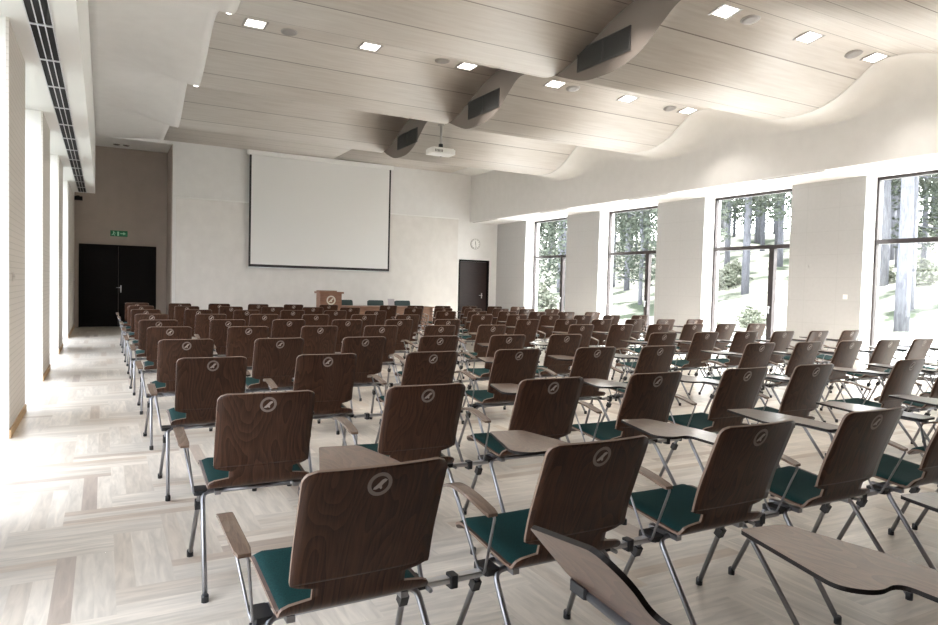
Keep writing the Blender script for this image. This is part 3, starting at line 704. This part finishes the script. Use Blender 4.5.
def make_chair():
    root = thing('tablet_chair', (0, 0, 0), 'x', 'chair')
    sh = make_shell().build('shell', [m_ply, m_plyedge], root)
    rg, fg = emblem_mb(.034, 0, .780, surf_y)
    rg.build('emblem_ring', m_logo, sh); fg.build('emblem_figure', m_logo2, sh)
    # seat pad follows the shell up to the bend
    b = MB(); nu = 12; rows = [(y, z, s) for y, z, s in RS if s <= s_bend - .004 and s > .012]; m = nu + 1
    for side in (0, 1):
        for k, (y, z, s) in enumerate(rows):
            e = min(1, min(s - rows[0][2], rows[-1][2] - s) / .02 + .25); w = min(halfw(s) - .004, .213)
            for j in range(m):
                u = -w + 2 * w * j / nu; eu = min(1, (w - abs(u)) / .018 + .35)
                h = .020 * min(e, 1) * min(1, eu) if side else .0006
                # lift towards the inside: up on the seat, forward at the bend
                i = RS.index((y, z, s)); y2, z2, _ = RS[min(i + 1, len(RS) - 1)]; y1, z1, _ = RS[max(i - 1, 0)]; t = Vector((y2 - y1, z2 - z1)).normalized(); nr = Vector((-t.y, t.x))
                if nr.y < 0: nr = -nr
                b.v.append((u, y + nr.x * h, z + nr.y * h + seatcurve(u, z, y)))
    n = len(rows); o = n * m
    for i in range(n - 1):
        for j in range(nu):
            a = i * m + j; b.face((a, a + m, a + m + 1, a + 1), 0, True); b.face((o + a, o + a + 1, o + a + m + 1, o + a + m), 0, True)
        a = i * m; b.face((a, o + a, o + a + m, a + m), 0, True); a += nu; b.face((a, a + m, o + a + m, o + a), 0, True)
    for j in range(nu):
        b.face((j, j + 1, o + j + 1, o + j), 0, True); a = (n - 1) * m + j; b.face((a, o + a, o + a + 1, a + 1), 0, True)
    b.build('seat_pad', m_teal, root)
    # steel frame: two inverted-U legs pairs
    f = MB(); zt = .366
    f.tube([(-.15, .225, zt), (.15, .225, zt)], LW, 8); f.tube([(-.15, .30, zt), (.15, .30, zt)], LW, 8)
    for s in (-1, 1): f.box(s * .17 - .012, s * .17 + .012, .18, .33, zt - .006, zt + .012)
    f.build('seat_frame', m_steel, root)
    for s in (-1, 1):
        for (yt, yf, xf) in ((.225, -.055, .245), (.30, .455, .255)):
            P = bend([(s * .15, yt, zt), (s * .228, yt, zt), (s * xf, yf, .012)], .055, 5)
            lg = MB().tube(P, LW, 8).build('leg', m_steel, root)
            MB().lathe([(.0145, 0), (.0145, .028), (.012, .032)], 10, M=Matrix.Translation((s * xf, yf, 0))).build('rubber_foot', m_black, lg)
            if yf > .2:   # stacking bumper on the front leg
                t = .22; p = Vector((s * .228, yt, zt)).lerp(Vector((s * xf, yf, .012)), t + .02)
                MB().box(-.014, .014, -.017, .014, -.020, .020, M=Matrix.Translation(p) @ Matrix.Rotation(math.radians(25), 4, 'X')).build('bumper', m_black, lg)
        MB().bbox(-.028, .028, -.045, .045, -.010, .010, .008, M=Matrix.Translation((s * .235, .26, .364))).build('side_bracket', m_black, root)
    # left armrest
    r = MB().tube(bend([(-.305, .365, .610), (-.262, .265, .358), (-.262, .23, .358), (-.302, .105, .594), (-.312, .13, .598)], .02, 4), .0048, 6).build('arm_rod', m_steel, root)
    a = MB(); prev = None; K = 14; o = 0
    for k in range(K + 1):
        t = k / K; y = .10 + .31 * t; z = .596 + .034 * math.sin(PI * min(1, t * .85)) - .006 * max(0, t - .8) / .2; x = -.312 - .010 * math.sin(PI * t)
        hw = .0215 - (.005 if k in (0, K) else 0)
        a.v += [(x - hw, y, z), (x + hw, y, z), (x + hw, y, z + .010), (x - hw, y, z + .010)]
        if k:
            c = 4 * k; p = c - 4
            for q in range(4): a.face((p + q, p + (q + 1) % 4, c + (q + 1) % 4, c + q), 0, False)
    a.face((3, 2, 1, 0)); c = 4 * K; a.face((c, c + 1, c + 2, c + 3)); a.build('armrest', m_arm, root)
    # right arm carrying the writing tablet
    MB().tube(bend([(.262, .19, .358), (.262, .255, .358), (.255, .30, .50), (.235, .33, .650), (.235, .44, .650)], .03, 4), .0075, 6).build('arm_rod', m_steel, root)
    tb = tablet(root)
    # row coupling bar to the neighbour on the right
    lb = MB(); lb.box(.262, .475, .232, .262, .358, .364); lb.box(.262, .475, .232, .236, .346, .364); l = lb.build('coupling_bar', m_alu, root)
    MB().bbox(-.014, .014, -.02, .02, -.022, .020, .004, M=Matrix.Translation((.365, .245, .352))).build('clamp', m_black, l)
    return root
TABLET_OUT = rounded([(.135, .27), (.275, .27), (.300, .50), (.245, .805), (.10, .830), (.002, .50), (.06, .445), (.145, .455)], [.02, .02, .10, .03, .015, .04, .035, .07], 6)
def tablet(root, M=None, name='writing_tablet'):
    b = MB(); b.prism(TABLET_OUT, .667, .678, M=M, mside=1)
    t = b.build(name, [m_tab, m_tabedge], root)
    MB().tube([tuple((M or Matrix()) @ Vector(q)) for q in ((.235, .29, .655), (.235, .62, .655))], .011, 10).build('support_rail', m_steel, t)
    return t
proto = make_chair()
def copy_tree(o, parent=None):
    c = o.copy(); C.objects.link(c); c.parent = parent
    for ch in list(o.children): copy_tree(ch, c)
    return c

ROWY = [1.65, 2.892, 4.314, 5.637, 7.138, 8.364, 9.728, 11.126, 12.561, 13.98]
ROWX = [.63, .608, .58, .564, .579, .56, .553, .551, .55, .55]
FIX = {(0, 0): .63, (0, 1): 1.36, (0, 2): 2.08, (0, 3): 2.81, (1, 0): .61, (1, 1): 1.34, (1, 2): 2.06, (1, 3): 2.79, (1, 4): 3.54, (1, 5): 4.22, (2, 0): .58, (2, 1): 1.29, (2, 2): 2.04,
       (2, 3): 2.77, (2, 4): 3.51, (2, 5): 4.18, (3, 0): .57, (3, 1): 1.28, (3, 2): 2.02, (3, 3): 2.74, (3, 4): 3.49, (3, 5): 4.18, (4, 0): .57, (4, 1): 1.30, (4, 2): 2.05, (4, 3): 2.75, (4, 4): 3.49, (4, 5): 4.19}
B2X = [5.30, 5.37, 5.49, 5.54, 5.55, 5.54, 5.53, 5.52, 5.52, 5.52]
rj = random.Random(11); first = True
for i in range(10):
    for blk in (0, 1):
        for j in range(6):
            if blk == 0: x = FIX.get((i, j), ROWX[i] + .727 * j)
            else: x = B2X[i] + .685 * j
            if i == 0 and blk == 1: continue        # outside the frame
            if i == 1 and blk == 1 and j > 2: continue
            if first: c = proto; first = False
            else: c = copy_tree(proto)
            far = i > 4
            y = ROWY[i] + (rj.uniform(-.012, .012) if i < 5 else rj.uniform(-.03, .03))
            xx = x + (rj.uniform(-.012, .012) if far else rj.uniform(-.003, .003))
            c.location = (xx, y, 0); c.rotation_euler = (0, 0, math.radians(rj.uniform(-1.2, 1.2)))
            c['label'] = 'brown plywood tablet chair in the %s full row from camera, %s seat of %s block' % (ow[i], ow[j], ['left', 'right'][blk])
            c['group'] = 'tablet chairs in rows'
# the cut-off row at the very bottom of the photo
for j, (x, y) in enumerate([(.60, .41), (1.385, .365), (2.11, .365), (2.84, .365)]):
    c = copy_tree(proto); c.location = (x, y, 0)
    if j == 0: c.rotation_euler = (0, 0, -.066)
    c['label'] = 'brown tablet chair cut off by the bottom edge, %s' % ['its tablet tipped up on edge', 'its tablet lying flat at lower right', 'its tablet tip at the right edge', 'out of view at far right']
    c['label'] = 'brown tablet chair cut off by the bottom edge, ' + ['its tablet tipped up on edge', 'its tablet lying flat at lower right', 'its tablet tip at the right edge', 'just outside the right edge'][j]
    c['group'] = 'tablet chairs cut off by the frame'
    if j == 0:
        for ch in list(c.children):
            if ch.name.startswith('writing_tablet'):
                for g in list(ch.children): bpy.data.objects.remove(g)
                bpy.data.objects.remove(ch)
        tipped = True; Mt = Matrix.Translation((.30, 0, .612)) @ Matrix.Rotation(.89, 4, 'Y') @ Matrix.Translation((-.30, 0, -.667))
        t = tablet(c, Mt); t['label'] = 'brown writing tablet tipped up on edge'
        for g in list(t.children): bpy.data.objects.remove(g)
        MB().tube([(.295, .20, .600), (.275, .78, .640)], .012, 12).build('support_rail', m_steel, t)
        MB().bbox(-.012, .012, -.03, .03, -.012, .012, .004, M=Matrix.Translation((.272, .765, .642))).build('hinge', m_black, t)

# ------------------------------------------------------------------ outside
def hill():
    b = MB(); nx, ny = 40, 60
    for i in range(nx + 1):
        x = 11.5 + (62 - 11.5) * (i / nx) ** 1.3
        for j in range(ny + 1):
            y = -25 + 95 * j / ny
            h = -.12 + 6.5 * sst(14.5, 52, x) + .35 * sst(13, 18, x) * noise.noise(Vector((x * .25, y * .25, 0))) + .9 * sst(15, 30, x) * noise.noise(Vector((x * .09, y * .09, 3)))
            b.v.append((x, y, h))
    for i in range(nx):
        for j in range(ny):
            a = i * (ny + 1) + j; x = b.v[a][0]; b.face((a, a + ny + 1, a + ny + 2, a + 1), 1 if x < 17 else 0, True)
    o = b.build('ground', [m_ground, m_gravel]); struct(o, 'pale forest floor rising beyond the right windows')
    g = MB().box(-30, -1.1, -25, 60, -.3, -.12).build('ground', m_ground); struct(g, 'pale ground beyond the left windows')
hill()
def zh(x, y): return -.12 + 6.5 * sst(14.5, 52, x) + .35 * sst(13, 18, x) * noise.noise(Vector((x * .25, y * .25, 0))) + .9 * sst(15, 30, x) * noise.noise(Vector((x * .09, y * .09, 3)))
def crown_mb(seed, n, rad, h0, h1, leaf):
    r = random.Random(seed); b = MB()
    for k in range(n):
        t = r.random(); z = h0 + (h1 - h0) * t; R = rad * (1 - .75 * t) * math.sqrt(r.random()) ; a = r.random() * 2 * PI
        c = Vector((R * math.cos(a), R * math.sin(a), z + r.uniform(-.3, .3)))
        for q in range(3):
            d1 = Vector((r.uniform(-1, 1), r.uniform(-1, 1), r.uniform(-.6, .6))).normalized() * leaf * r.uniform(.6, 1.3); d2 = d1.cross(Vector((r.uniform(-1, 1), r.uniform(-1, 1), r.uniform(-1, 1)))).normalized() * leaf * .5
            i = len(b.v); cc = c + Vector((r.uniform(-1, 1), r.uniform(-1, 1), r.uniform(-1, 1))) * leaf * .6
            b.v += [tuple(cc - d1), tuple(cc + d2), tuple(cc + d1), tuple(cc - d2)]; b.face((i, i + 1, i + 2, i + 3))
    return b
def tree_proto(seed, H, tr, lo):
    r = random.Random(seed); o = thing('pine_tree', (0, 0, 0), 'x', 'tree')
    pts = [(r.uniform(-.03, .03) * k, r.uniform(-.03, .03) * k, H * k / 8 - (.4 if k == 0 else 0)) for k in range(9)]
    tm = MB().tube(pts, [tr * (1 - .09 * k) for k in range(9)], 9)
    for k in range(16):
        z = H * (lo + (1 - lo) * k / 16); a = r.random() * 6.3; L = 1.6 * (1.1 - k / 16) + .3
        tm.tube([(0, 0, z), (L * math.cos(a), L * math.sin(a), z + .25)], [.035, .012], 5)
    tm.build('trunk', m_bark, o); crown_mb(seed + 5, 1700, 1.7, H * lo, H * .8, .10).build('crown', m_leaf, o)
    return o
protos = [tree_proto(1, 15, .17, .22), tree_proto(2, 17, .24, .34), tree_proto(3, 12, .12, .10)]
used = [False] * 3; rt = random.Random(5); cnt = 0
spots = []
while len(spots) < 118:
    x = rt.uniform(22, 58) if len(spots) > 8 else rt.uniform(18, 22); y = min(66, x * rt.uniform(.38, 1.75)) - rt.random()
    if all((x - a) ** 2 + (y - b) ** 2 > 5.5 for a, b in spots): spots.append((x, y))
for x, y in spots:
    k = rt.choice([0, 1, 2, 1, 0])
    if used[k]: c = copy_tree(protos[k])
    else: c = protos[k]; used[k] = True
    c.location = (x, y, zh(x, y)); c.rotation_euler = (0, 0, rt.uniform(0, 6.28)); s = rt.uniform(.85, 1.15); c.scale = (s, s, s)
    c['label'] = ['slender pine with a bare lower trunk in the forest beyond the right windows', 'tall thick trunked pine in the forest beyond the right windows', 'young low branched pine in the forest beyond the right windows'][k]; c['group'] = ['slender pines beyond the windows', 'thick pines beyond the windows', 'young pines beyond the windows'][k]
sh0 = None
for q in range(14):
    x = rt.uniform(19, 30); y = x * rt.uniform(.4, 1.6)
    if sh0 is None:
        sh0 = thing('shrub', (0, 0, 0), 'low pale green shrub on the slope beyond the right windows', 'shrub', 'shrubs on the slope')
        crown_mb(99, 420, .9, 0.05, .8, .09).build('foliage', m_leaf2, sh0)
        s_ = MB()
        for k in range(5): s_.tube([(0, 0, -.1), (.3 * math.cos(k * 1.3), .3 * math.sin(k * 1.3), .5)], [.012, .006], 5)
        s_.build('stems', m_bark, sh0); c = sh0
    else: c = copy_tree(sh0)
    c.location = (x, y, zh(x, y)); s = rt.uniform(.6, 1.2); c.scale = (s, s, s); c.rotation_euler = (0, 0, rt.uniform(0, 6))

# sky portals in the window openings (guide the daylight into the room)
for a, c in opens_r:
    l = bpy.data.lights.new('window_portal', 'AREA'); l.shape = 'RECTANGLE'; l.size = c - a; l.size_y = ZS; l.cycles.is_portal = True
    o = bpy.data.objects.new('window_portal', l); C.objects.link(o); o.location = (11.46, (a + c) / 2, ZS / 2); o.rotation_euler = (PI / 2, 0, PI / 2)
for (a0, a1), (c0, c1) in zip(piers_l, piers_l[1:]):
    if c0 - a1 < .3: continue
    l = bpy.data.lights.new('window_portal', 'AREA'); l.shape = 'RECTANGLE'; l.size = c0 - a1; l.size_y = ZS; l.cycles.is_portal = True
    o = bpy.data.objects.new('window_portal', l); C.objects.link(o); o.location = (-1.12, (a1 + c0) / 2, ZS / 2); o.rotation_euler = (PI / 2, 0, -PI / 2)
